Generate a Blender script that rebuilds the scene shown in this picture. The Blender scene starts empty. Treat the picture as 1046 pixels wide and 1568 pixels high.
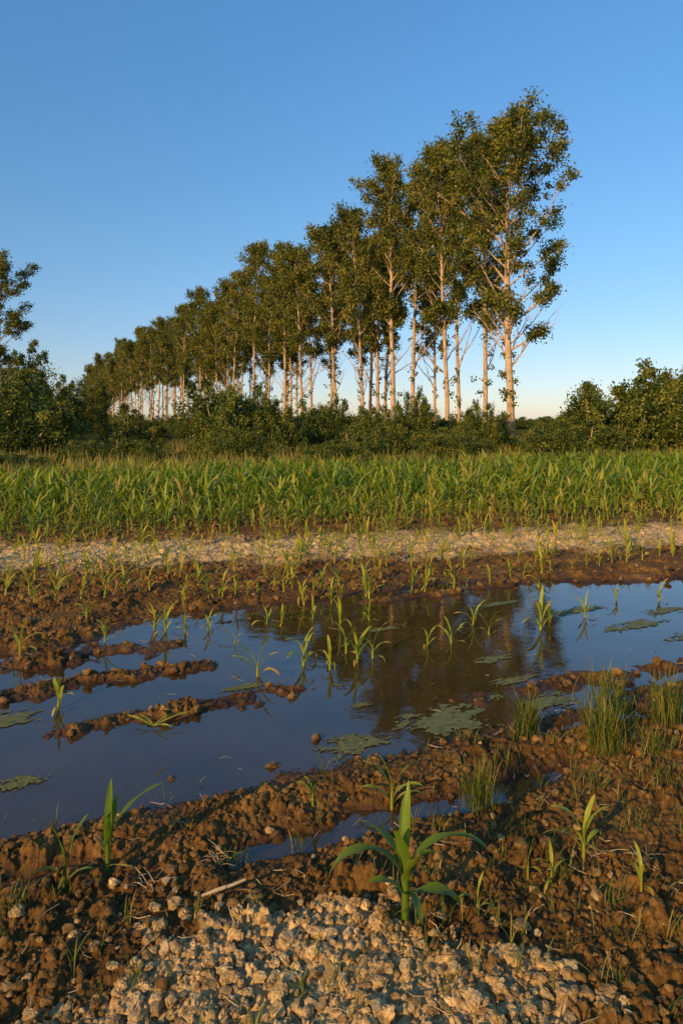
import bpy, math
import numpy as np
from mathutils import Vector
R = math.radians
scene = bpy.context.scene
scene.view_settings.view_transform = 'Standard'
scene.view_settings.look = 'None'
scene.view_settings.exposure = 0

# ------------------------------------------------------------------ noise
def hsh(xi, yi, seed):
    h = (xi.astype(np.int64)*374761393 + yi.astype(np.int64)*668265263 + seed*1274126177) & 0xffffffff
    h = ((h ^ (h >> 13))*1274126177) & 0xffffffff
    h = ((h ^ (h >> 15))*2246822519) & 0xffffffff
    h = h ^ (h >> 16)
    return h/4294967296.0
def perlin(x, y, seed=0):
    xi = np.floor(x); yi = np.floor(y); fx = x-xi; fy = y-yi
    u = fx*fx*fx*(fx*(fx*6-15)+10); v = fy*fy*fy*(fy*(fy*6-15)+10)
    def g(ix, iy, dx, dy):
        a = hsh(ix, iy, seed)*2*np.pi
        return np.cos(a)*dx+np.sin(a)*dy
    a = g(xi, yi, fx, fy); b = g(xi+1, yi, fx-1, fy)
    c = g(xi, yi+1, fx, fy-1); d = g(xi+1, yi+1, fx-1, fy-1)
    return (a*(1-u)+b*u)*(1-v)+(c*(1-u)+d*u)*v
def fbm(x, y, o=4, seed=0):
    s = 0; a = 1.0
    for i in range(o):
        s = s+a*perlin(x*2**i, y*2**i, seed+i*17); a *= .5
    return s
def domes(x, y, size, seed, rmin=.25, rmax=.75, dens=1.0):
    x = x/size; y = y/size
    xi = np.floor(x); yi = np.floor(y)
    out = np.zeros_like(x)
    for i in (-1, 0, 1):
        for j in (-1, 0, 1):
            cx = xi+i; cy = yi+j
            px = cx+hsh(cx, cy, seed); py = cy+hsh(cx, cy, seed+1)
            q = hsh(cx, cy, seed+2)
            r = rmin+(rmax-rmin)*q*q
            keep = hsh(cx, cy, seed+3) < dens
            d2 = ((x-px)**2+(y-py)**2)/(r*r)
            out = np.maximum(out, r*np.sqrt(np.clip(1-d2, 0, 1))*keep)
    return out*size
def sstep(a, b, x):
    t = np.clip((x-a)/(b-a), 0, 1); return t*t*(3-2*t)

# ------------------------------------------------------------------ terrain
DX, DY = 0.9, 0.436          # furrow direction
def uv(X, Y): return DX*X+DY*Y, -DY*X+DX*Y
def base_height(X, Y):
    X = np.asarray(X, float); Y = np.asarray(Y, float)
    u, v = uv(X, Y)
    n1 = fbm(X*1.3, Y*1.3, 3, 5); n2 = fbm(X*4, Y*4, 3, 9); n3 = fbm(X*11, Y*11, 4, 31)
    vw = v+.08*n1+.06*n2
    f = np.minimum(np.minimum(vw-2.72, 5.33-vw), 6.5-Y+.25*n1)
    f = np.minimum(f, np.minimum(u+7, 9-u))
    h = np.where(f > 0, -np.minimum(f*.13, .042), -f*.24)
    h = np.minimum(h, .05)
    def strip(vi, w, amp, ua, ub):
        return amp*np.exp(-((vw-vi)/w)**2)*sstep(ua-.25, ua+.1, u)*(1-sstep(ub-.35, ub+.1, u+.3*n2))*np.clip(.95+.5*n2+.25*n1, .2, 1.4)
    for a in ((3.6, .14, .066, .2, 1.7), (4.2, .18, .070, -9, 1.35), (4.70, .19, .072, -9, 1.2), (5.12, .21, .072, -9, .8),
              (5.08, .10, .058, 2.6, 4.4), (4.78, .07, .048, 3.0, 3.7), (5.02, .06, .046, 1.2, 2.0), (2.98, .06, .028, 1.0, 2.2), (3.05, .1, .056, 2.2, 3.3), (2.95, .12, .045, 3.0, 5.0)):
        h = h+strip(*a)
    fur = np.exp(-((vw-2.26)/.085)**2)*(sstep(.45, .8, u)*(1-sstep(2.0, 2.4, u)))
    h = h-.072*fur
    fur3 = np.exp(-((vw-2.52)/.07)**2)*(sstep(2.0, 2.3, u)*(1-sstep(2.9, 3.4, u)))
    h = h-.066*fur3
    fur2 = np.exp(-((vw-2.45)/.06)**2)*(sstep(-.25, 0, u)*(1-sstep(.15, .4, u)))
    h = h-.062*fur2
    far = sstep(5.3, 5.9, vw)
    h = h+far*.020*np.sin((v-5.3)*2*np.pi/.5)
    h = h+.012*np.exp(-((vw-2.55)/.12)**2)
    mound = np.exp(-(((X+.1)/.75)**2+((Y-1.75)/.38)**2)**1.5)
    h = h+.03*mound
    h = h+.014*n2+.011*n3
    h = h*(1-sstep(12, 16, Y))+.07*sstep(12, 16, Y)
    return h
def dryness(X, Y):
    n = fbm(X*2.2, Y*2.2, 4, 77)
    n5 = fbm(X*9, Y*9, 4, 78)
    strip = np.exp(-(np.abs(Y-8.2-.19*X+.5*n)/.80)**4)*np.clip(.92+.6*n5, 0, 1)
    pile = .85*(1-sstep(.50, 1.20, ((X+.08)/.64)**2+((Y-1.67)/.37)**2+.7*n+1.0*n5))
    return np.clip(np.maximum(strip, pile), 0, 1)

ys = np.concatenate([np.linspace(-60, 1.0, 14), np.geomspace(1.15, 13, 900), np.geomspace(13.3, 4000, 110)])
kd = np.linspace(-.72, .72, 860)
ko = .72*np.geomspace(1.04, 60, 26)
ks = np.concatenate([-ko[::-1], kd, ko])
YY, KK = np.meshgrid(ys, ks, indexing='ij')
XX = KK*np.maximum(YY, 1.15)
XX = XX.ravel(); YY = YY.ravel()
Z = base_height(XX, YY)
near = (YY > 1.0) & (YY < 13.2) & (np.abs(XX) < .75*np.maximum(YY, 1.15))
xn = XX[near]; yn = YY[near]; zn = Z[near]
def crumbs(xn, yn):
    wx = xn+.030*fbm(xn*16, yn*16, 3, 3); wy = yn+.030*fbm(xn*16, yn*16, 3, 4)
    a = .6*domes(wx, wy, .080, 11, .2, .65, .5)
    b = .75*domes(wx+5, wy+3, .036, 21, .2, .7, .65)
    c = .85*domes(wx+2, wy+8, .016, 41, .25, .7, .85)
    m = np.clip(.75+1.5*fbm(xn*2.6, yn*2.6, 3, 66), .1, 1.5)
    rid = (.35-np.abs(fbm(xn*30, yn*30, 3, 67)))
    return m*(a+b)+c*(.4+.6*m)+.016*rid+.009*fbm(xn*55, yn*55, 3, 55)-.013
amp = np.clip((zn+.02)/.05, 0.04, 1)
zn = zn+amp*crumbs(xn, yn)
Z[near] = zn
nr, nc = len(ys), len(ks)
idx = np.arange(nr*nc).reshape(nr, nc)
F = np.stack([idx[:-1, :-1], idx[:-1, 1:], idx[1:, 1:], idx[1:, :-1]], -1).reshape(-1, 4)

# ------------------------------------------------------------------ mesh helpers
def make_mesh(name, V, F, mats, mi=None, attrs=None, smooth=True):
    me = bpy.data.meshes.new(name)
    V = np.ascontiguousarray(V, np.float32); F = np.ascontiguousarray(F, np.int32)
    me.vertices.add(len(V)); me.vertices.foreach_set('co', V.ravel())
    me.loops.add(F.size); me.loops.foreach_set('vertex_index', F.ravel())
    me.polygons.add(len(F)); me.polygons.foreach_set('loop_start', np.arange(0, F.size, 4, dtype=np.int32))
    if mi is not None: me.polygons.foreach_set('material_index', np.ascontiguousarray(mi, np.int32))
    me.polygons.foreach_set('use_smooth', np.full(len(F), smooth, dtype=bool))
    me.update(calc_edges=True)
    for k, a in (attrs or {}).items():
        at = me.attributes.new(k, 'FLOAT', 'POINT'); at.data.foreach_set('value', np.ascontiguousarray(a, np.float32))
    for m in mats: me.materials.append(m)
    return me
def obj(name, me, loc=(0, 0, 0), rot=0, sc=(1, 1, 1), parent=None, tilt=(0, 0)):
    o = bpy.data.objects.new(name, me); scene.collection.objects.link(o)
    o.location = loc; o.rotation_euler = (tilt[0], tilt[1], rot); o.scale = sc
    if parent: o.parent = parent
    return o
class MB:
    def __init__(s): s.V = []; s.F = []; s.M = []; s.A = []; s.n = 0
    def add(s, V, F, mat=0, a=0.5):
        V = np.asarray(V, float); F = np.asarray(F)
        s.V.append(V); s.F.append(F+s.n); s.M.append(np.full(len(F), mat))
        s.A.append(np.full(len(V), a) if np.isscalar(a) else a); s.n += len(V)
    def arrays(s):
        return np.concatenate(s.V), np.concatenate(s.F), np.concatenate(s.M), np.concatenate(s.A)
    def mesh(s, name, mats, smooth=True):
        V, F, M, A = s.arrays(); return make_mesh(name, V, F, mats, M, {'rnd': A}, smooth)
def tube(mb, P, rad, sides=6, mat=0, a=.5):
    P = np.asarray(P, float); n = len(P)
    T = np.gradient(P, axis=0); T /= np.linalg.norm(T, axis=1)[:, None]+1e-9
    ref = np.array([1., 0, 0]) if abs(T[0][0]) < .8 else np.array([0, 1., 0])
    A = np.cross(T, ref); A /= np.linalg.norm(A, axis=1)[:, None]+1e-9
    B = np.cross(T, A)
    th = np.arange(sides)/sides*2*np.pi
    rad = np.asarray(rad, float)
    V = P[:, None]+rad[:, None, None]*(np.cos(th)[None, :, None]*A[:, None]+np.sin(th)[None, :, None]*B[:, None])
    V = V.reshape(-1, 3)
    i = np.arange(n-1)[:, None]*sides; j = np.arange(sides)[None]
    j2 = (j+1) % sides
    Fq = np.stack([i+j, i+j2, i+sides+j2, i+sides+j], -1).reshape(-1, 4)
    mb.add(V, Fq, mat, a)
def leaves(mb, C, L, W, rng, mat=1, a=None, up=.0):
    n = len(C)
    d = rng.normal(size=(n, 3)); d[:, 2] -= up; d /= np.linalg.norm(d, axis=1)[:, None]
    e = rng.normal(size=(n, 3)); e = np.cross(d, e); e /= np.linalg.norm(e, axis=1)[:, None]+1e-9
    s = rng.uniform(.6, 1.3, (n, 1))
    V = np.stack([C-d*L*s/2, C+e*W*s/2-d*L*s*.1, C+d*L*s/2, C-e*W*s/2-d*L*s*.1], 1).reshape(-1, 3)
    Fq = np.arange(4*n).reshape(n, 4)
    if a is None: a = rng.uniform(0, 1, n)
    mb.add(V, Fq, mat, np.repeat(a, 4))

# ------------------------------------------------------------------ materials
def newmat(name):
    m = bpy.data.materials.new(name); m.use_nodes = True
    nt = m.node_tree; nt.nodes.clear()
    return m, nt, nt.nodes, nt.links
def ramp(ns, stops):
    r = ns.new('ShaderNodeValToRGB'); e = r.color_ramp.elements
    while len(e) < len(stops): e.new(.5)
    for i, (p, c) in enumerate(stops):
        e[i].position = p; e[i].color = (*c, 1)
    return r
def noise(ns, ls, scale, detail=4, vec=None, rough=.6):
    n = ns.new('ShaderNodeTexNoise'); n.inputs['Scale'].default_value = scale
    n.inputs['Detail'].default_value = detail; n.inputs['Roughness'].default_value = rough
    if vec is not None: ls.new(vec, n.inputs['Vector'])
    return n
def mixc(ns, ls, fac, a, b, mode='MIX'):
    m = ns.new('ShaderNodeMix'); m.data_type = 'RGBA'; m.blend_type = mode
    for s, v in ((m.inputs[0], fac), (m.inputs[6], a), (m.inputs[7], b)):
        if isinstance(v, (int, float)): s.default_value = v
        elif isinstance(v, tuple): s.default_value = (*v, 1)
        else: ls.new(v, s)
    return m.outputs[2]
def mapr(ns, ls, val, a, b, c, d):
    m = ns.new('ShaderNodeMapRange'); ls.new(val, m.inputs[0])
    for i, x in zip((1, 2, 3, 4), (a, b, c, d)): m.inputs[i].default_value = x
    return m.outputs[0]

def soil_material(name, clod=False):
    m, nt, ns, ls = newmat(name)
    out = ns.new('ShaderNodeOutputMaterial'); p = ns.new('ShaderNodeBsdfPrincipled')
    ls.new(p.outputs[0], out.inputs[0])
    geo = ns.new('ShaderNodeNewGeometry'); pos = geo.outputs['Position']
    sep = ns.new('ShaderNodeSeparateXYZ'); ls.new(pos, sep.inputs[0])
    n1 = noise(ns, ls, 2.5, 5, pos); n2 = noise(ns, ls, 40, 6, pos, .7)
    wetc = ramp(ns, [(.3, (.075, .037, .009)), (.55, (.17, .086, .019)), (.75, (.32, .17, .040))])
    ls.new(n1.outputs[0], wetc.inputs[0])
    g = ramp(ns, [(.3, (.42, .42, .42)), (.7, (1.4, 1.4, 1.4))]); ls.new(n2.outputs[0], g.inputs[0])
    dryc = ramp(ns, [(.3, (.50, .33, .13)), (.7, (.78, .54, .25))]); ls.new(n2.outputs[0], dryc.inputs[0])
    at = ns.new('ShaderNodeAttribute'); at.attribute_name = 'dry'
    c = mixc(ns, ls, at.outputs['Fac'], wetc.outputs[0], dryc.outputs[0])
    c = mixc(ns, ls, 1.0, c, g.outputs[0], 'MULTIPLY')
    if not clod:
        gr = ns.new('ShaderNodeAttribute'); gr.attribute_name = 'grass'
        gc = ramp(ns, [(.35, (.05, .055, .012)), (.65, (.14, .11, .03))]); ls.new(n1.outputs[0], gc.inputs[0])
        c = mixc(ns, ls, gr.outputs['Fac'], c, gc.outputs[0])
        ls.new(mapr(ns, ls, gr.outputs['Fac'], 0, 1, .2, 0), p.inputs['Specular IOR Level'])
    else:
        p.inputs['Specular IOR Level'].default_value = .2
    wet = mapr(ns, ls, sep.outputs[2], .003, .032, 1, 0)
    dark = mixc(ns, ls, wet, (1, 1, 1), (.46, .40, .34))
    c = mixc(ns, ls, 1.0, c, dark, 'MULTIPLY'); ls.new(c, p.inputs['Base Color'])
    ro = mapr(ns, ls, sep.outputs[2], .0, .05, .32, .85); ls.new(ro, p.inputs['Roughness'])
    b = ns.new('ShaderNodeBump'); b.inputs['Strength'].default_value = .85; b.inputs['Distance'].default_value = .007
    n3 = noise(ns, ls, 130, 6, pos, .7)
    ls.new(n3.outputs[0], b.inputs['Height']); ls.new(b.outputs[0], p.inputs['Normal'])
    return m
soil = soil_material('soil'); soil_clod = soil_material('soil_clod', True)

def leaf_material(name, stops, transl=.3, rough=.5, spec=.3, tint=(1.1, 1.25, .5)):
    m, nt, ns, ls = newmat(name)
    out = ns.new('ShaderNodeOutputMaterial'); p = ns.new('ShaderNodeBsdfPrincipled')
    at = ns.new('ShaderNodeAttribute'); at.attribute_name = 'rnd'
    r = ramp(ns, stops); ls.new(at.outputs['Fac'], r.inputs[0])
    ls.new(r.outputs[0], p.inputs['Base Color'])
    p.inputs['Roughness'].default_value = rough; p.inputs['Specular IOR Level'].default_value = spec
    if transl <= 0:
        ls.new(p.outputs[0], out.inputs[0]); return m
    t = ns.new('ShaderNodeBsdfTranslucent')
    ls.new(mixc(ns, ls, 1.0, r.outputs[0], tint, 'MULTIPLY'), t.inputs[0])
    mx = ns.new('ShaderNodeMixShader'); mx.inputs[0].default_value = transl
    ls.new(p.outputs[0], mx.inputs[1]); ls.new(t.outputs[0], mx.inputs[2]); ls.new(mx.outputs[0], out.inputs[0])
    return m
poplar_leaf = leaf_material('poplar_leaf', [(0, (.055, .075, .012)), (.5, (.135, .145, .02)), (1, (.28, .24, .032))], .32)
bush_leaf = leaf_material('bush_leaf', [(0, (.03, .055, .008)), (.6, (.11, .14, .016)), (1, (.28, .25, .03))], .28)
corn_leaf = leaf_material('corn_leaf', [(0, (.05, .11, .012)), (.5, (.15, .23, .02)), (.85, (.34, .36, .03)), (1, (.48, .34, .07))], .4, .42, .4)
young_leaf = leaf_material('young_corn_leaf', [(0, (.18, .24, .02)), (.5, (.38, .39, .03)), (.85, (.55, .42, .045)), (1, (.52, .26, .06))], .4, .4, .4)
grass_leaf = leaf_material('grass_blade', [(0, (.06, .10, .013)), (.5, (.17, .17, .025)), (1, (.40, .28, .08))], .3)
straw_mat = leaf_material('straw', [(0, (.24, .17, .09)), (1, (.55, .42, .24))], 0, .8, .1)
algae_leaf = leaf_material('algae', [(0, (.06, .065, .014)), (.5, (.12, .125, .026)), (1, (.18, .16, .045))], .0, .6, .4)

def bark_material():
    m, nt, ns, ls = newmat('poplar_bark')
    out = ns.new('ShaderNodeOutputMaterial'); p = ns.new('ShaderNodeBsdfPrincipled'); ls.new(p.outputs[0], out.inputs[0])
    tc = ns.new('ShaderNodeTexCoord'); mp = ns.new('ShaderNodeMapping'); mp.inputs['Scale'].default_value = (4, 4, 1)
    ls.new(tc.outputs['Object'], mp.inputs[0])
    n = noise(ns, ls, 2, 6, mp.outputs[0])
    r = ramp(ns, [(.3, (.25, .16, .09)), (.6, (.56, .39, .24))]); ls.new(n.outputs[0], r.inputs[0])
    ls.new(r.outputs[0], p.inputs['Base Color']); p.inputs['Roughness'].default_value = .9
    return m
bark = bark_material()

def water_material():
    m, nt, ns, ls = newmat('puddle_water')
    out = ns.new('ShaderNodeOutputMaterial'); p = ns.new('ShaderNodeBsdfPrincipled'); ls.new(p.outputs[0], out.inputs[0])
    geo = ns.new('ShaderNodeNewGeometry'); pos = geo.outputs['Position']
    n = noise(ns, ls, 1.2, 4, pos)
    r = ramp(ns, [(.35, (.032, .021, .008)), (.65, (.060, .037, .014))]); ls.new(n.outputs[0], r.inputs[0])
    n2 = noise(ns, ls, 60, 3, pos)
    r2 = ramp(ns, [(.68, (0, 0, 0)), (.76, (1, 1, 1))]); ls.new(n2.outputs[0], r2.inputs[0])
    c = mixc(ns, ls, r2.outputs[0], r.outputs[0], (.16, .12, .06))
    ls.new(c, p.inputs['Base Color'])
    p.inputs['IOR'].default_value = 1.62; p.inputs['Roughness'].default_value = .03
    b = ns.new('ShaderNodeBump'); b.inputs['Strength'].default_value = .07; b.inputs['Distance'].default_value = .01
    n3 = noise(ns, ls, 9, 3, pos); ls.new(n3.outputs[0], b.inputs['Height']); ls.new(b.outputs[0], p.inputs['Normal'])
    return m
water = water_material()

# ------------------------------------------------------------------ ground + water
dry = dryness(XX, YY); u_, v_ = uv(XX, YY)
grass = sstep(15.5, 17, v_)
me = make_mesh('ground', np.stack([XX, YY, Z], 1), F, [soil], None, {'dry': dry, 'grass': grass})
obj('ground', me)
me = bpy.data.meshes.new('puddle_water')
me.from_pydata([(-8, -2.2, 0), (0, 1.6, 0), (8.4, 5.6, 0), (8.4, 7.6, 0), (2, 7.4, 0), (-8, 2.9, 0)], [], [(0, 1, 2, 3, 4, 5)])
me.materials.append(water); obj('puddle_water', me)

def gz(x, y): return float(base_height(np.array([x]), np.array([y]))[0])

# ------------------------------------------------------------------ clods
def cubesphere(k, rng):
    pts = {}; V = []; Fq = []
    def vid(p):
        key = tuple(np.round(p, 5))
        if key not in pts: pts[key] = len(V); V.append(p)
        return pts[key]
    g = np.linspace(-1, 1, k+1)
    for ax in range(3):
        for sg in (-1, 1):
            for i in range(k):
                for j in range(k):
                    q = []
                    for a, b in ((i, j), (i+1, j), (i+1, j+1), (i, j+1)):
                        p = np.zeros(3); p[ax] = sg; p[(ax+1) % 3] = g[a]; p[(ax+2) % 3] = g[b]; q.append(vid(p))
                    Fq.append(q if sg > 0 else q[::-1])
    V = np.array(V); V /= np.linalg.norm(V, axis=1)[:, None]
    for _ in range(9):
        w = rng.normal(size=3); w /= np.linalg.norm(w); c = rng.uniform(.45, .85)
        t = V@w; V = V-np.clip(t-c, 0, 9)[:, None]*w*.9
    V = V*(1+rng.normal(0, .09, len(V)))[:, None]*rng.uniform(.65, 1.25, 3)
    V[:, 2] *= .8
    return V, np.array(Fq)
def scatter_clods(name, pts, sizes, drys, k, seed):
    rng = np.random.default_rng(seed)
    var = [cubesphere(k, rng) for _ in range(18)]
    Vs = []; Fs = []; D = []; n = 0
    zs = base_height(pts[:, 0], pts[:, 1])
    zs = zs+np.clip((zs+.02)/.05, .04, 1)*np.maximum(crumbs(pts[:, 0], pts[:, 1]), -.004)
    for i in range(len(pts)):
        v, f = var[i % 18]; a = rng.uniform(0, 6.28); c, s = math.cos(a), math.sin(a)
        q = v*sizes[i]; q = np.stack([q[:, 0]*c-q[:, 1]*s, q[:, 0]*s+q[:, 1]*c, q[:, 2]], 1)
        q += (pts[i, 0], pts[i, 1], zs[i]+sizes[i]*.2)
        Vs.append(q); Fs.append(f+n); D.append(np.full(len(v), drys[i])); n += len(v)
    me = make_mesh(name, np.concatenate(Vs), np.concatenate(Fs), [soil_clod], None, {'dry': np.concatenate(D)}, False)
    obj(name, me)
rng = np.random.default_rng(4)
N = 4200
p = np.stack([rng.uniform(-1.0, .8, N), rng.uniform(1.45, 2.2, N)], 1)
dd = dryness(p[:, 0], p[:, 1]); p = p[(dd > .12) | (rng.uniform(0, 1, N) < .05)]
scatter_clods('dry_soil_clods', p, .003+.022*rng.uniform(0, 1, len(p))**3.4, rng.uniform(.35, .95, len(p)), 5, 5)
N = 13000
yy = np.exp(rng.uniform(np.log(1.45), np.log(9), N)); xx = rng.uniform(-.62, .62, N)*yy
hh = base_height(xx, yy); ok = (hh > .004) & (dryness(xx, yy) < .5) & (fbm(xx*2.6, yy*2.6, 3, 66) > -.3); xx = xx[ok]; yy = yy[ok]
sz = (.003+.021*rng.uniform(0, 1, len(xx))**4.0)*np.clip(yy/2.5, .9, 1.6)
scatter_clods('wet_soil_clods', np.stack([xx, yy], 1), sz, np.where(rng.uniform(0, 1, len(xx)) < .05, .45, 0)+rng.uniform(0, .12, len(xx)), 3, 6)
N = 1800
yy = rng.uniform(6.8, 10, N); xx = rng.uniform(-.62, .62, N)*yy
ok = dryness(xx, yy) > .5; xx = xx[ok]; yy = yy[ok]
scatter_clods('dry_field_clods', np.stack([xx, yy], 1), .005+.022*rng.uniform(0, 1, len(xx))**4, rng.uniform(.7, 1, len(xx)), 3, 7)
px = np.array([-.78, -.72, -.80, -.49, -.28, .05, .45, .75, -.62, .6, -.3, -.12, .2, -.9]); py = np.array([2.95, 2.88, 3.0, 3.35, 3.75, 3.75, 3.4, 4.1, 4.05, 3.7, 3.0, 3.25, 4.0, 3.5])
scatter_clods('puddle_clods', np.stack([px, py], 1), np.array([.022, .016, .03, .012, .018, .014, .01, .02, .02, .012, .02, .012, .012, .012])*1.3+.012, np.full(14, .25), 7, 8)

# ------------------------------------------------------------------ corn
def blade(mb, base, az, L, a0, bend, W, rng, mat=0, a=.5, seg=9, fold=.35, tip=.25, pw=1.4):
    s = np.linspace(0, 1, seg+1)
    ang = a0-bend*s**pw
    ds = L/seg
    r = np.concatenate([[0], np.cumsum(np.cos(ang[:-1])*ds)]); z = np.concatenate([[0], np.cumsum(np.sin(ang[:-1])*ds)])
    azs = az+rng.uniform(-.35, .35)*s
    cx = base[0]+r*np.cos(azs); cy = base[1]+r*np.sin(azs); cz = base[2]+z
    w = W*np.clip((.35+1.9*s)*(1-s)**.75*1.05, .02, 1)
    tw = rng.uniform(-.5, .5)*s
    sx = -np.sin(azs); sy = np.cos(azs)
    C = np.stack([cx, cy, cz], 1)
    nrm = np.stack([-np.sin(ang)*np.cos(azs), -np.sin(ang)*np.sin(azs), np.cos(ang)], 1)
    S = np.stack([sx, sy, 0*sx], 1)*np.cos(tw)[:, None]+nrm*np.sin(tw)[:, None]
    wav = .10*np.sin(s*14+rng.uniform(0, 6))*w
    Lf = C+S*(w/2)[:, None]+nrm*((w*fold*.5)+wav)[:, None]
    Rt = C-S*(w/2)[:, None]+nrm*((w*fold*.5)-wav)[:, None]
    V = np.stack([Lf, C, Rt], 1).reshape(-1, 3)
    i = np.arange(seg)[:, None]*3; j = np.arange(2)[None]
    Fq = np.stack([i+j, i+j+1, i+j+4, i+j+3], -1).reshape(-1, 4)
    mb.add(V, Fq, mat, np.repeat(np.clip(a+tip*s**2, 0, 1), 3))
def corn(mb, o, h, n, rng, a=.4, wide=1.0, seg=9, droop=1.0):
    az0 = rng.uniform(0, 6.28)
    tube(mb, [(o[0], o[1], o[2]-.02), (o[0], o[1], o[2]+h*.22), (o[0]+.01*h, o[1], o[2]+h*.45)], [h*.035, h*.03, h*.012], 6, 0, min(1, a+.15))
    for i in range(n):
        f = i/max(1, n-1)
        az = az0+math.pi*(i % 2)+rng.uniform(-.5, .5)
        blade(mb, (o[0], o[1], o[2]+h*(.06+.36*f)), az, h*rng.uniform(.6, .95)*(1-.15*abs(f-.5)), R(55+24*f+rng.uniform(-10, 8)),
              R((140-90*f)*rng.uniform(.6, 1.2))*droop, h*.10*wide*rng.uniform(.8, 1.15), rng, 0, np.clip(a+rng.uniform(-.2, .2)+(.25 if i == 0 else 0), 0, 1), seg)
crng = np.random.default_rng(21)
variants = []
for i in range(14):
    b = MB(); corn(b, (0, 0, 0), 1.0, crng.integers(5, 8), crng, .40, 1.0, 6, 1.15); variants.append(b.arrays())
def plant_many(name, pts, hs, mat, shift, seed, wide=1.0):
    rng = np.random.default_rng(seed); zs = base_height(pts[:, 0], pts[:, 1])
    Vs = []; Fs = []; A = []; n = 0
    for i in range(len(pts)):
        v, f, m, a = variants[rng.integers(14)]
        t = rng.uniform(0, 6.28); c, s = math.cos(t), math.sin(t); lx, ly = rng.normal(0, .10, 2)
        q = v*hs[i]; q = np.stack([wide*(q[:, 0]*c-q[:, 1]*s)+lx*q[:, 2], wide*(q[:, 0]*s+q[:, 1]*c)+ly*q[:, 2], q[:, 2]], 1)+(pts[i, 0], pts[i, 1], zs[i])
        Vs.append(q); Fs.append(f+n); A.append(np.clip(a+shift[i], 0, 1)); n += len(v)
    obj(name, make_mesh(name, np.concatenate(Vs), np.concatenate(Fs), [mat], None, {'rnd': np.concatenate(A)}))
P = []; H = []; S = []
rng = np.random.default_rng(33)
for v in np.arange(4.5, 15.9, .44):
    for u in np.arange(-14, 26, .125):
        uu = u+rng.normal(0, .03); vv = v+rng.normal(0, .03)
        X = DX*uu-DY*vv; Y = DY*uu+DX*vv
        if abs(X) > .6*Y+.6: continue
        d = Y-(8.75+.16*X)
        if d < 0 or (d < .8 and rng.random() < .45): continue
        P.append((X, Y)); H.append((.22+.36*min(1, d/3.5))*rng.uniform(.65, 1.22)); S.append(.34-.27*min(1, d/6)+rng.normal(0, .15))
plant_many('corn_field', np.array(P), H, corn_leaf, S, 8, .95)
P = []; H = []; S = []
for v in np.arange(5.2, 10, .42):
    for u in np.arange(-8, 12, .12):
        uu = u+rng.normal(0, .05); vv = v+rng.normal(0, .06)
        X = DX*uu-DY*vv; Y = DY*uu+DX*vv
        if abs(X) > .62*Y: continue
        d = Y-(8.9+.16*X)
        if d > 0 or Y < 5.5 or rng.random() < .35: continue
        if gz(X, Y) < -.02: continue
        P.append((X, Y)); H.append(rng.uniform(.11, .28)); S.append(rng.normal(.08, .15))
plant_many('corn_seedling_rows', np.array(P), H, young_leaf, S, 9)

seed = [100]
def seedling(x, y, h, n=4, a=.4, mat=None, droop=1.0, wide=1.0, name='corn_seedling'):
    seed[0] += 1; r = np.random.default_rng(seed[0]); b = MB()
    z = max(gz(x, y), -.03)
    corn(b, (0, 0, 0), h, n, r, a, wide, 9, droop)
    obj(name, b.mesh(name, [mat or young_leaf]), (x, y, z))
for x, y, h in [(-.5, 4.07, .22), (-.235, 4.24, .25), (-.07, 4.18, .20), (.03, 4.48, .20), (.10, 4.30, .24), (.20, 4.38, .22), (.58, 4.61, .17),
                (.75, 4.68, .20), (.98, 5.09, .20), (1.05, 4.87, .17), (1.45, 4.98, .28), (1.58, 5.19, .16), (1.89, 5.31, .17), (-1.26, 4.9, .2),
                (-1.36, 4.98, .2), (-.97, 4.98, .17), (-1.13, 4.93, .15), (-1.62, 4.68, .16), (-2.05, 4.36, .2), (-1.49, 3.6, .2), (-.56, 5.14, .17),
                (-.45, 5.14, .15), (-.22, 5.26, .19), (-.01, 5.14, .2), (.21, 5.23, .15), (-.73, 4.68, .13), (2.7, 5.81, .17), (2.34, 5.81, .15),
                (1.81, 6.27, .2), (-1.9, 5.1, .18), (-2.3, 5.5, .2), (-1.0, 5.75, .2), (-.6, 6.1, .22)]:
    seedling(x, y, h*1.15, 5, .4)
seedling(.196, 2.66, .22, 6, .2); seedling(.816, 2.306, .22, 6, .3); seedling(-.863, 2.13, .2, 4, .1, corn_leaf, .6)
seedling(-.11, 2.62, .12, 4, .3); seedling(-.38, 2.29, .1, 4, .1, corn_leaf)
seedling(.60, 2.2, .1, 4, .3); seedling(.66, 2.15, .12, 4, .2); seedling(.93, 2.12, .12, 4, .3); seedling(.40, 2.01, .1, 3, .2)
b = MB(); r = np.random.default_rng(5)
for az, L in ((.3, .2), (2.9, .17), (.9, .14), (2.2, .14), (-.4, .12)):
    blade(b, (0, 0, .01), az, L, R(22), R(34), .016, r, 0, .4)
obj('fallen_corn_seedling', b.mesh('fallen_corn_seedling', [young_leaf]), (-.93, 3.37, 0))
def hero(name, x, y, lv, h, r0=.009, mat=None):
    b = MB(); r = np.random.default_rng(77)
    tube(b, [(0, 0, -.03), (.002, 0, h*.25), (0, 0, h*.5)], [r0, r0*.9, r0*.5], 8, 0, .45)
    for az, L, a0, bd, W, z0, a in lv: blade(b, (0, 0, z0), R(az), L, R(a0), R(bd), W, r, 0, a, 16, .4, .15, 1.3)
    obj(name, b.mesh(name, [mat or corn_leaf]), (x, y, gz(x, y)))
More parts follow.
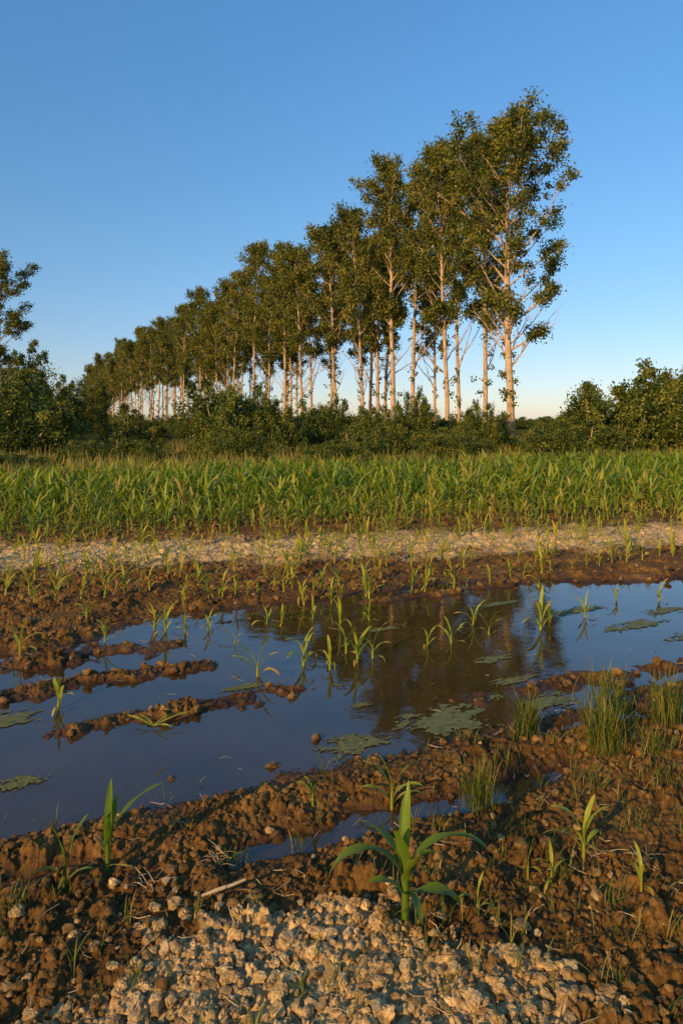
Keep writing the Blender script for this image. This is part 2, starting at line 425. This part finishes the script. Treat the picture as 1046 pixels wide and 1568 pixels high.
hero('corn_plant', .182, 1.96, [(182, .30, 68, 140, .044, .10, .3), (5, .31, 64, 120, .042, .12, .3), (60, .25, 86, 18, .034, .13, .5), (160, .21, 72, 60, .044, .12, .5),
     (-35, .20, 70, 50, .044, .10, .5), (-20, .20, 45, 130, .044, .05, .25), (-70, .17, 75, 40, .040, .08, .55), (200, .14, 60, 80, .034, .06, .35), (250, .20, 82, 30, .042, .10, .4), (290, .15, 50, 120, .036, .06, .3), (100, .22, 78, 40, .036, .12, .35)], .36, .012)
hero('corn_plant', -.757, 2.21, [(10, .25, 66, 62, .028, .10, .2), (95, .23, 86, 12, .034, .06, .2), (170, .10, 80, 40, .020, .03, .95), (60, .18, 80, 20, .032, .06, .3), (-60, .16, 80, 20, .030, .06, .35), (-20, .12, 20, 80, .010, .02, .97)], .26, .009)

# ------------------------------------------------------------------ grass tufts, weeds, litter
def tuft(name, x, y, h, n, rad, s, a=.3, mat=None):
    r = np.random.default_rng(s); b = MB()
    for i in range(n):
        q = r.normal(0, rad, 2)
        blade(b, (q[0], q[1], -.01), r.uniform(0, 6.28), h*r.uniform(.4, 1.05), R(r.uniform(68, 89)), R(r.uniform(5, 60)), .003+h*.006, r, 0, np.clip(r.normal(a, .2), 0, 1), 5, .2)
    obj(name, b.mesh(name, [mat or grass_leaf]), (x, y, max(0, gz(x, y))))
for i, (x, y, h, n, rad) in enumerate([(1.18, 3.05, .28, 200, .045), (1.32, 3.4, .34, 160, .06), (.87, 3.22, .26, 110, .025), (.53, 2.6, .22, 140, .03), (1.38, 3.02, .18, 60, .03), (1.58, 3.3, .30, 130, .035),
                                      (.70, 2.95, .1, 40, .05), (1.0, 2.75, .1, 40, .05), (-.98, 2.05, .09, 40, .03), (.62, 2.35, .12, 40, .05), (1.1, 2.5, .08, 40, .06), (-.35, 2.33, .08, 30, .02), (.35, 2.45, .08, 30, .04), (1.3, 2.75, .14, 40, .04)]):
    tuft('grass_tuft', x, y, h, n, rad, 300+i, .22)
b = MB(); r = np.random.default_rng(88)
for i in range(420):
    y = math.exp(r.uniform(math.log(1.5), math.log(3.4))); x = r.uniform(-.55, .6)*y
    if r.random() > .3+.9*max(0, x/y+.2): continue
    z = gz(x, y)
    if z < .0: continue
    for k in range(r.integers(3, 9)):
        blade(b, (x+r.normal(0, .008), y+r.normal(0, .008), z), r.uniform(0, 6.28), r.uniform(.03, .1), R(r.uniform(40, 88)), R(r.uniform(0, 80)), .004, r, 0, np.clip(r.normal(.35, .25), 0, 1), 4, .2)
obj('weeds', b.mesh('weeds', [grass_leaf]))
b = MB(); r = np.random.default_rng(89)
for i in range(480):
    y = math.exp(r.uniform(math.log(1.5), math.log(7))); x = r.uniform(-.55, .6)*y; z = max(gz(x, y), 0)+.008
    if z < .01 and r.random() < .7: continue
    az = r.uniform(0, 6.28); L = r.uniform(.015, .07)*(1 if y < 3 else 1.3); rr = r.uniform(.0006, .0018)
    e = np.array([math.cos(az)*L, math.sin(az)*L, r.normal(0, .2)*L]); m_ = e*.5+r.normal(0, .08, 3)*L
    c = np.array([x, y, z+.006]); tube(b, [c, c+m_, c+e], [rr, rr, rr*.6], 4, 0, r.uniform(0, 1))
for (x, y) in ((-.42, 2.3), (1.0, 2.25), (.85, 2.32), (-.62, 2.15), (1.05, 2.1)):
    for k in range(16):
        az = r.uniform(0, 6.28); L = r.uniform(.03, .08); c = np.array([x+r.normal(0, .02), y+r.normal(0, .02), gz(x, y)+.01])
        e = np.array([math.cos(az)*L, math.sin(az)*L, r.uniform(0, .5)*L]); tube(b, [c, c+e*.5+(0, 0, .006), c+e], [.0012, .001, .0005], 4, 0, r.uniform(.2, 1))
obj('straw_litter', b.mesh('straw_litter', [straw_mat]))
b = MB(); tube(b, [(-.06, -.02, 0), (-.02, -.005, .006), (.03, .012, .012), (.065, .03, .016)], [.004, .006, .005, .004], 7, 0, .8)
tube(b, [(.03, .012, .012), (.04, .03, .012)], [.003, .001], 5, 0, .8)
obj('dry_stick', b.mesh('dry_stick', [straw_mat]), (-.36, 2.07, gz(-.36, 2.07)+.022))

# ------------------------------------------------------------------ algae mats
def algae(x, y, rx, ry, s, dens=1.0):
    n = 80; g = np.linspace(-1.25, 1.25, n+1)
    gx, gy = np.meshgrid(g, g, indexing='ij')
    q = np.sqrt(gx**2+gy**2)+.75*fbm(gx*1.9+s, gy*1.9, 4, s)+.55*fbm(gx*8, gy*8, 3, s+1)
    c = (q[:-1, :-1]+q[1:, 1:])/2
    idx = np.arange((n+1)**2).reshape(n+1, n+1)
    Fq = np.stack([idx[:-1, :-1], idx[1:, :-1], idx[1:, 1:], idx[:-1, 1:]], -1)[c < .72*dens]
    if len(Fq) == 0: return
    ca, sa = .9, .436
    V = np.stack([(gx*rx*ca-gy*ry*sa).ravel(), (gx*rx*sa+gy*ry*ca).ravel(), (.003+.003*fbm(gx*8, gy*8, 2, s)).ravel()], 1)
    A = np.clip(.5+.7*fbm(gx*5, gy*5, 3, s+5), 0, 1).ravel()
    obj('algae_mat', make_mesh('algae_mat', V, Fq, [algae_leaf], None, {'rnd': A}), (x, y, .001))
for i, a in enumerate([(.53, 3.45, .28, .17), (.05, 3.2, .18, .11), (1.15, 3.7, .2, .1), (.95, 4.35, .18, .06), (.1, 3.64, .08, .03), (2.2, 5.1, .35, .10), (1.9, 5.5, .3, .08),
                       (2.6, 4.9, .4, .10), (-1.35, 2.85, .12, .06), (1.3, 5.7, .25, .06), (-1.75, 3.45, .3, .10), (.45, 3.15, .12, .05), (.3, 5.0, .2, .04), (2.6, 5.5, .3, .08), (-.55, 3.9, .15, .05), (.8, 3.75, .1, .06), (1.0, 4.0, .2, .05)]):
    algae(*a, 500+i*7)

# ------------------------------------------------------------------ trees
def poplar_mesh(name, H, r0, cb, spread, nl, nleaf, lsz, s, side=0, bare=.5, el=(34, 52), crs=1.0, lmax=99, twigs=0):
    rng = np.random.default_rng(s); b = MB()
    n = 16; t = np.linspace(0, 1, n)
    wx = np.cumsum(rng.normal(0, .07, n))*t; wy = np.cumsum(rng.normal(0, .07, n))*t
    TP = np.stack([wx, wy, t*H*.95-.3*(t == 0)], 1)
    TR = r0*(1-t)**.85*(1+.35*np.exp(-t*30))+.02
    tube(b, TP, TR, 9, 0)
    C = []; CR = []
    for i in range(nl):
        f = (i+.5)/nl; tt = cb*.8+(.97-cb*.8)*f**.95
        base = np.array([np.interp(tt, t, TP[:, k]) for k in range(3)]); rr = np.interp(tt, t, TR)
        az = i*2.4+rng.uniform(-.5, .5)
        prof = (math.sin(min(1, (f+.25))*math.pi*.55))**.7 if f < .5 else 1-((f-.5)/.5)**1.7*.78
        L = spread*prof*rng.uniform(.55, 1.15)
        if f < .12: L *= .75
        L = min(L*(1+side*math.cos(az)), lmax*prof)
        e0 = R(rng.uniform(*el)+14*f)
        m = 7; P_ = [base]; ee = e0; a2 = az
        for k in range(m):
            ee += R(rng.uniform(-5, 8)); a2 += rng.normal(0, .12)
            st = L*1.12/m
            P_.append(P_[-1]+st*np.array([math.cos(ee)*math.cos(a2), math.cos(ee)*math.sin(a2), math.sin(ee)]))
        P_ = np.array(P_); P_[:, 2] = np.minimum(P_[:, 2], H*1.0-.35*np.linalg.norm(P_[:, :2], axis=1))
        tr = np.linspace(1, .12, m+1)
        tube(b, P_, np.maximum(rr*.45*tr, .014), 5, 0)
        start = max(.15, bare*(1-f)*.9)
        for k in range(7):
            q = start+(1-start)*(k+rng.uniform(0, .9))/7
            pp = np.array([np.interp(q*m, np.arange(m+1), P_[:, c]) for c in range(3)])
            a3 = a2+rng.choice([-1, 1])*rng.uniform(.4, 1.4); e3 = R(rng.uniform(20, 70)); l3 = L*rng.uniform(.14, .34)*(1.15-q*.5)
            ep = pp+l3*np.array([math.cos(e3)*math.cos(a3), math.cos(e3)*math.sin(a3), math.sin(e3)])
            mid = (pp+ep)/2+(0, 0, -.03)
            tube(b, [pp, mid, ep], [max(.3*rr*(1-q*.7), .014), .011, .008], 4, 0)
            for w in ((ep, mid+(ep-mid)*.4) if rng.random() < .45 else (ep,)):
                C.append(w); CR.append(rng.uniform(.15, .44)*crs)
        C.append(P_[-1]); CR.append(.38*crs)
    # bare dead lower limbs with fine twigs
    for i in range(twigs):
        tt = rng.uniform(.20, .42); base = np.array([np.interp(tt, t, TP[:, k]) for k in range(3)])
        az = rng.uniform(-.7, .7)+(math.pi if i % 4 == 3 else 0); ee = R(rng.uniform(35, 62)); P_ = [base]; L = rng.uniform(2.0, 4.2)
        for k in range(6):
            ee += R(rng.uniform(-8, 8)); az += rng.normal(0, .15)
            P_.append(P_[-1]+L/6*np.array([math.cos(ee)*math.cos(az), math.cos(ee)*math.sin(az), math.sin(ee)]))
            for h_ in range(2):
                a3 = az+rng.choice([-1, 1])*rng.uniform(.4, 1.2); e3 = ee+rng.uniform(-.4, .5); l3 = L*rng.uniform(.1, .3)
                tube(b, [P_[-1], P_[-1]+l3*np.array([math.cos(e3)*math.cos(a3), math.cos(e3)*math.sin(a3), math.sin(e3)])], [.013, .006], 4, 0)
        tube(b, P_, np.linspace(.045, .012, 7), 5, 0)
    for k in range(10):
        C.append(TP[-1]+rng.normal(0, .4, 3)-(0, 0, .3)); CR.append(.3*crs)
    for k in range(16):
        tt = rng.uniform(.08, cb); C.append(np.array([np.interp(tt, t, TP[:, c]) for c in range(3)])+rng.normal(0, .2, 3)); CR.append(.2)
    C = np.array(C); CR = np.array(CR)
    wgt = CR**1.6; cnt = np.maximum(4, (nleaf*wgt/wgt.sum()).astype(int))
    k = np.repeat(np.arange(len(C)), cnt)
    jit = rng.normal(size=(len(k), 3))*CR[k][:, None]*.58*(1, 1, .9)
    A = np.clip(rng.normal(.5, .28, len(C))[k]+rng.normal(0, .18, len(k)), 0, 1)
    leaves(b, C[k]+jit, lsz, lsz*.85, rng, 1, A, .3)
    return b.mesh(name, [bark, poplar_leaf], False)
near1 = poplar_mesh('poplar_near', 17.6, .20, .38, 5.1, 46, 42000, .13, 8, .10, .62, (26, 44), .95, 5.1, 9)
near2 = poplar_mesh('poplar_near_b', 18.2, .14, .46, 3.6, 34, 24000, .13, 2, -.1, .55, twigs=4)
near3 = poplar_mesh('poplar_near_c', 19.0, .17, .50, 3.6, 34, 25000, .135, 3, 0, .45, twigs=3)
var = [poplar_mesh('poplar_var', 19.2, .14, .55, 3.5, 28, 13000, .175, 10+i, 0, .35, (32, 50), 1.1, twigs=3) for i in range(6)]
RX, RY = -.436, .9
def prow(t, off, j=(0, 0)): return (8.7+RX*t+DX*off+j[0], 35+RY*t+DY*off+j[1], 0.05)
obj('poplar_tree', near1, prow(0, 0), R(0), (1, 1, .99))
obj('poplar_tree', near2, (8.84, 42, .05), R(70), (1, 1, 1.08))
obj('poplar_tree', near2, prow(6, .3), R(200), (.95, .95, 1.02), tilt=(0, R(2.5)))
obj('poplar_tree', near3, prow(12, 0), R(30), (1, 1, 1.04))
trng = np.random.default_rng(60)
dist = bpy.data.objects.new('distant_poplar_row', None); scene.collection.objects.link(dist)
def fill(start, end, off, step):
    t = start
    while t < end:
        s = trng.uniform(.82, 1.1)*(1+.04*min(1, t/80)); w = trng.uniform(.85, 1.15)
        loc = prow(t, off, trng.normal(0, .45, 2))
        a = (var[trng.integers(6)], loc, trng.uniform(0, 6.28), (w, w, s))
        tl = tuple(trng.normal(0, .025, 2))
        if t < 62: obj('poplar_tree', *a, tilt=tl)
        else: obj('poplar', *a, parent=dist, tilt=tl)
        t += step*trng.uniform(.65, 1.35)*(1 if t < 62 else 1.4)
fill(17, 215, 0, 4.4)
fill(11, 215, 4.2, 5.0)
fill(20, 120, 8.4, 7.0)

def bush_mesh(name, w, h, nleaf, lsz, s, cone=0.0, lobes=22, cr=1.0):
    rng = np.random.default_rng(s); b = MB(); C = []; CR = []
    for i in range(lobes):
        az = rng.uniform(0, 6.28); rr = math.sqrt(rng.uniform(0, 1))*w*.5
        top = h*(1-(rr/(w*.5))**2*.55)*rng.uniform(.62, 1.08)*(1-cone*rr/(w*.5)*.6)
        x, y = rr*math.cos(az), rr*math.sin(az)
        P_ = np.array([(x*.25, y*.25, -.1), (x*.6, y*.6, top*.35), (x*.9, y*.9, top*.7), (x, y, top)])
        tube(b, P_, [.05*h/3, .04*h/3, .025, .008], 5, 0)
        for k in range(14):
            q = rng.uniform(.05, 1.0)**.8
            pp = np.array([np.interp(q*3, np.arange(4), P_[:, c]) for c in range(3)])
            sp = w*.12*(1.15-.6*q)
            C.append(pp+rng.normal(0, sp, 3)*(1, 1, .5)); CR.append(cr*w*rng.uniform(.035, .09)*(1.1-.4*q))
        for k in range(3):
            C.append(P_[-1]+(rng.normal(0, .1), rng.normal(0, .1), rng.uniform(0, .1*h))); CR.append(w*.03)
    C = np.array(C); C[:, 2] = np.maximum(C[:, 2], .05); CR = np.array(CR)
    per = max(4, nleaf//len(C)); k = np.repeat(np.arange(len(C)), per)
    jit = rng.normal(size=(len(k), 3))*CR[k][:, None]*.65
    A = np.clip(rng.normal(.45, .28, len(C))[k]+rng.normal(0, .16, len(k)), 0, 1)
    leaves(b, C[k]+jit, lsz, lsz*.6, rng, 1, A)
    return b.mesh(name, [bark, bush_leaf], False)
bA = [bush_mesh('bush', 5, 3, 24000, .12, 70+i) for i in range(4)]
bT = [bush_mesh('tall_bush', 7, 10, 46000, .18, 80+i, .8, 34, 1.2) for i in range(2)]
def bush(nm, m, x, y, s, sz=None, rot=None):
    obj(nm, m, (x, y, .02), trng.uniform(0, 6.28) if rot is None else rot, (s, s, sz or s))
bush('shade_caster_bush', bA[0], 11.9, 29.5, 1.05, 1.15)
bush('shade_caster_bush', bA[1], 14.6, 30, 1.2, 1.35)
bush('shade_caster_bush', bA[2], 18.0, 33, 1.3, 1.6)
bush('shade_caster_bush', bA[3], -5.4, 32, .95, 1.25)
bush('shade_caster_bush', bA[1], -3.2, 31.5, .65, .9)
bush('shade_caster_bush', bA[2], -14.2, 29, 1.15, 1.1)
bush('shade_caster_bush', bA[0], -18, 35, 1.4, 1.5)
bush('shade_caster_bush', bA[1], 7.0, 33.5, .55, .85)
bush('shade_caster_bush', bA[2], -10.4, 34, .7, .75)
bush('shade_caster_bush', bA[3], -.9, 35, .65, 1.0)
bush('shade_caster_bush', bA[0], 1.9, 35, .65, .85)
bush('shade_caster_bush', bA[1], 3.8, 37, .5, 1.1)
bush('alder_tree', bT[0], -27.8, 60, 1.0, 1.06)
bush('alder_tree', bT[1], -32.5, 62, 1.1, 1.05)
bush('alder_tree', bT[1], -33.5, 74, 1.0, .8)
bush('alder_tree', bT[0], -38, 95, 1.0, 1.0)
bush('alder_tree', bT[1], -40, 110, 1.2, 1.1)
obj('poplar_tree', near3, (-25.9, 52, 0), 1.0, (1.05, 1.05, .79))
for i, (x, y, s, sz) in enumerate([(-9.5, -9.6, .85, 1.3), (-6.0, -8.0, .8, 1.15), (-2.6, -6.4, .8, 1.25), (.8, -4.9, .75, .95), (-13, -11, 1, 1.4)]):  # unseen bushes behind the camera, added to cast broken shade on the foreground
    bush('shade_caster_bush', bA[i % 4], x, y, s, sz)
hed = bpy.data.objects.new('hedgerow', None); scene.collection.objects.link(hed)
for u in np.arange(-12, 34, 1.5):
    vv = 24+trng.normal(0, 2)
    X = DX*u-DY*vv; Y = DY*u+DX*vv
    s = trng.uniform(.16, .5)
    obj('shrub', bA[trng.integers(4)], (X, Y, 0), trng.uniform(0, 6), (s*1.3, s*1.3, s*trng.uniform(.8, 1.3)), parent=hed)
for t in np.arange(-8, 200, 3.4):
    for off in (-3, 3):
        s = trng.uniform(.28, .74)*(1+max(t, 0)/170)
        x, y, z = prow(t, off, trng.normal(0, 1.2, 2))
        obj('shrub', bA[trng.integers(4)], (x, y, 0), trng.uniform(0, 6), (s*1.2, s*1.2, s*trng.uniform(.7, 1.15)), parent=hed)
tl = bpy.data.objects.new('distant_treeline', None); scene.collection.objects.link(tl)
for k in np.arange(-.75, .75, .018):
    Y = trng.uniform(190, 260); s = trng.uniform(.8, 1.5)
    obj('treeline_part', bA[trng.integers(4)], (k*Y, Y, 0), trng.uniform(0, 6), (s*2.2, s*2.2, s), parent=tl)
b = MB(); r = np.random.default_rng(90); n = 60000
vv = 15.8+r.uniform(0, 1, n)**1.5*30; uu = r.uniform(-16, 42, n); X = DX*uu-DY*vv; Y = DY*uu+DX*vv
ok = np.abs(X) < .62*Y; X = X[ok]; Y = Y[ok]; n = len(X)
az = r.uniform(0, 6.28, n); w = .02; h = r.uniform(.15, .6, n)
h *= np.clip(1+.6*fbm(X*.4, Y*.4, 2, 3), .4, 1.6)
lx = r.normal(0, .12, n); ly = r.normal(0, .12, n)
B = np.stack([X, Y, np.full(n, .03)], 1); S_ = np.stack([np.cos(az)*w, np.sin(az)*w, 0*az], 1); T = B+np.stack([lx, ly, h], 1)
V = np.stack([B-S_, B+S_, T+S_*.2, T-S_*.2], 1).reshape(-1, 3)
b.add(V, np.arange(4*n).reshape(n, 4), 0, np.repeat(np.clip(r.normal(.65, .25, n), 0, 1), 4))
obj('meadow_grass', b.mesh('meadow_grass', [grass_leaf], False))

# ------------------------------------------------------------------ light
EL = 20; sd = np.array([-.60, -.80]); AZ = math.atan2(sd[0], sd[1])
w = bpy.data.worlds.new('World'); scene.world = w; w.use_nodes = True
nt = w.node_tree; ns = nt.nodes; ls = nt.links; bg = ns['Background']
sky = ns.new('ShaderNodeTexSky'); sky.sky_type = 'NISHITA'; sky.sun_disc = False
sky.sun_elevation = R(EL); sky.sun_rotation = AZ; sky.altitude = 0; sky.air_density = 1.0; sky.dust_density = .4; sky.ozone_density = 2.0
hs = ns.new('ShaderNodeHueSaturation'); hs.inputs['Saturation'].default_value = 1.24; hs.inputs['Value'].default_value = 1.5
ls.new(sky.outputs[0], hs.inputs['Color'])
tc = ns.new('ShaderNodeTexCoord'); sp = ns.new('ShaderNodeSeparateXYZ'); ls.new(tc.outputs['Generated'], sp.inputs[0])
rp = ramp(ns, [(0, (.50, .48, .64)), (.08, (.52, .50, .60)), (.25, (.70, .70, .70)), (.6, (.95, 1, 1))]); ls.new(sp.outputs[2], rp.inputs[0])
ls.new(mixc(ns, ls, 1.0, hs.outputs[0], rp.outputs[0], 'MULTIPLY'), bg.inputs[0]); bg.inputs[1].default_value = .15
L = bpy.data.lights.new('sun', 'SUN'); L.energy = 5; L.angle = R(.5); L.color = (1, .64, .26)
lo = bpy.data.objects.new('sun', L); scene.collection.objects.link(lo)
d = Vector((sd[0]*math.cos(R(EL)), sd[1]*math.cos(R(EL)), math.sin(R(EL))))
lo.rotation_euler = d.to_track_quat('Z', 'Y').to_euler()

cam = bpy.data.cameras.new('camera'); co = bpy.data.objects.new('camera', cam); scene.collection.objects.link(co)
co.location = (0, 0, 1.5); co.rotation_euler = (R(90), 0, 0)
cam.lens = 24; cam.sensor_width = 36; cam.shift_y = -134/1568; cam.clip_end = 10000; cam.clip_start = .05
scene.camera = co
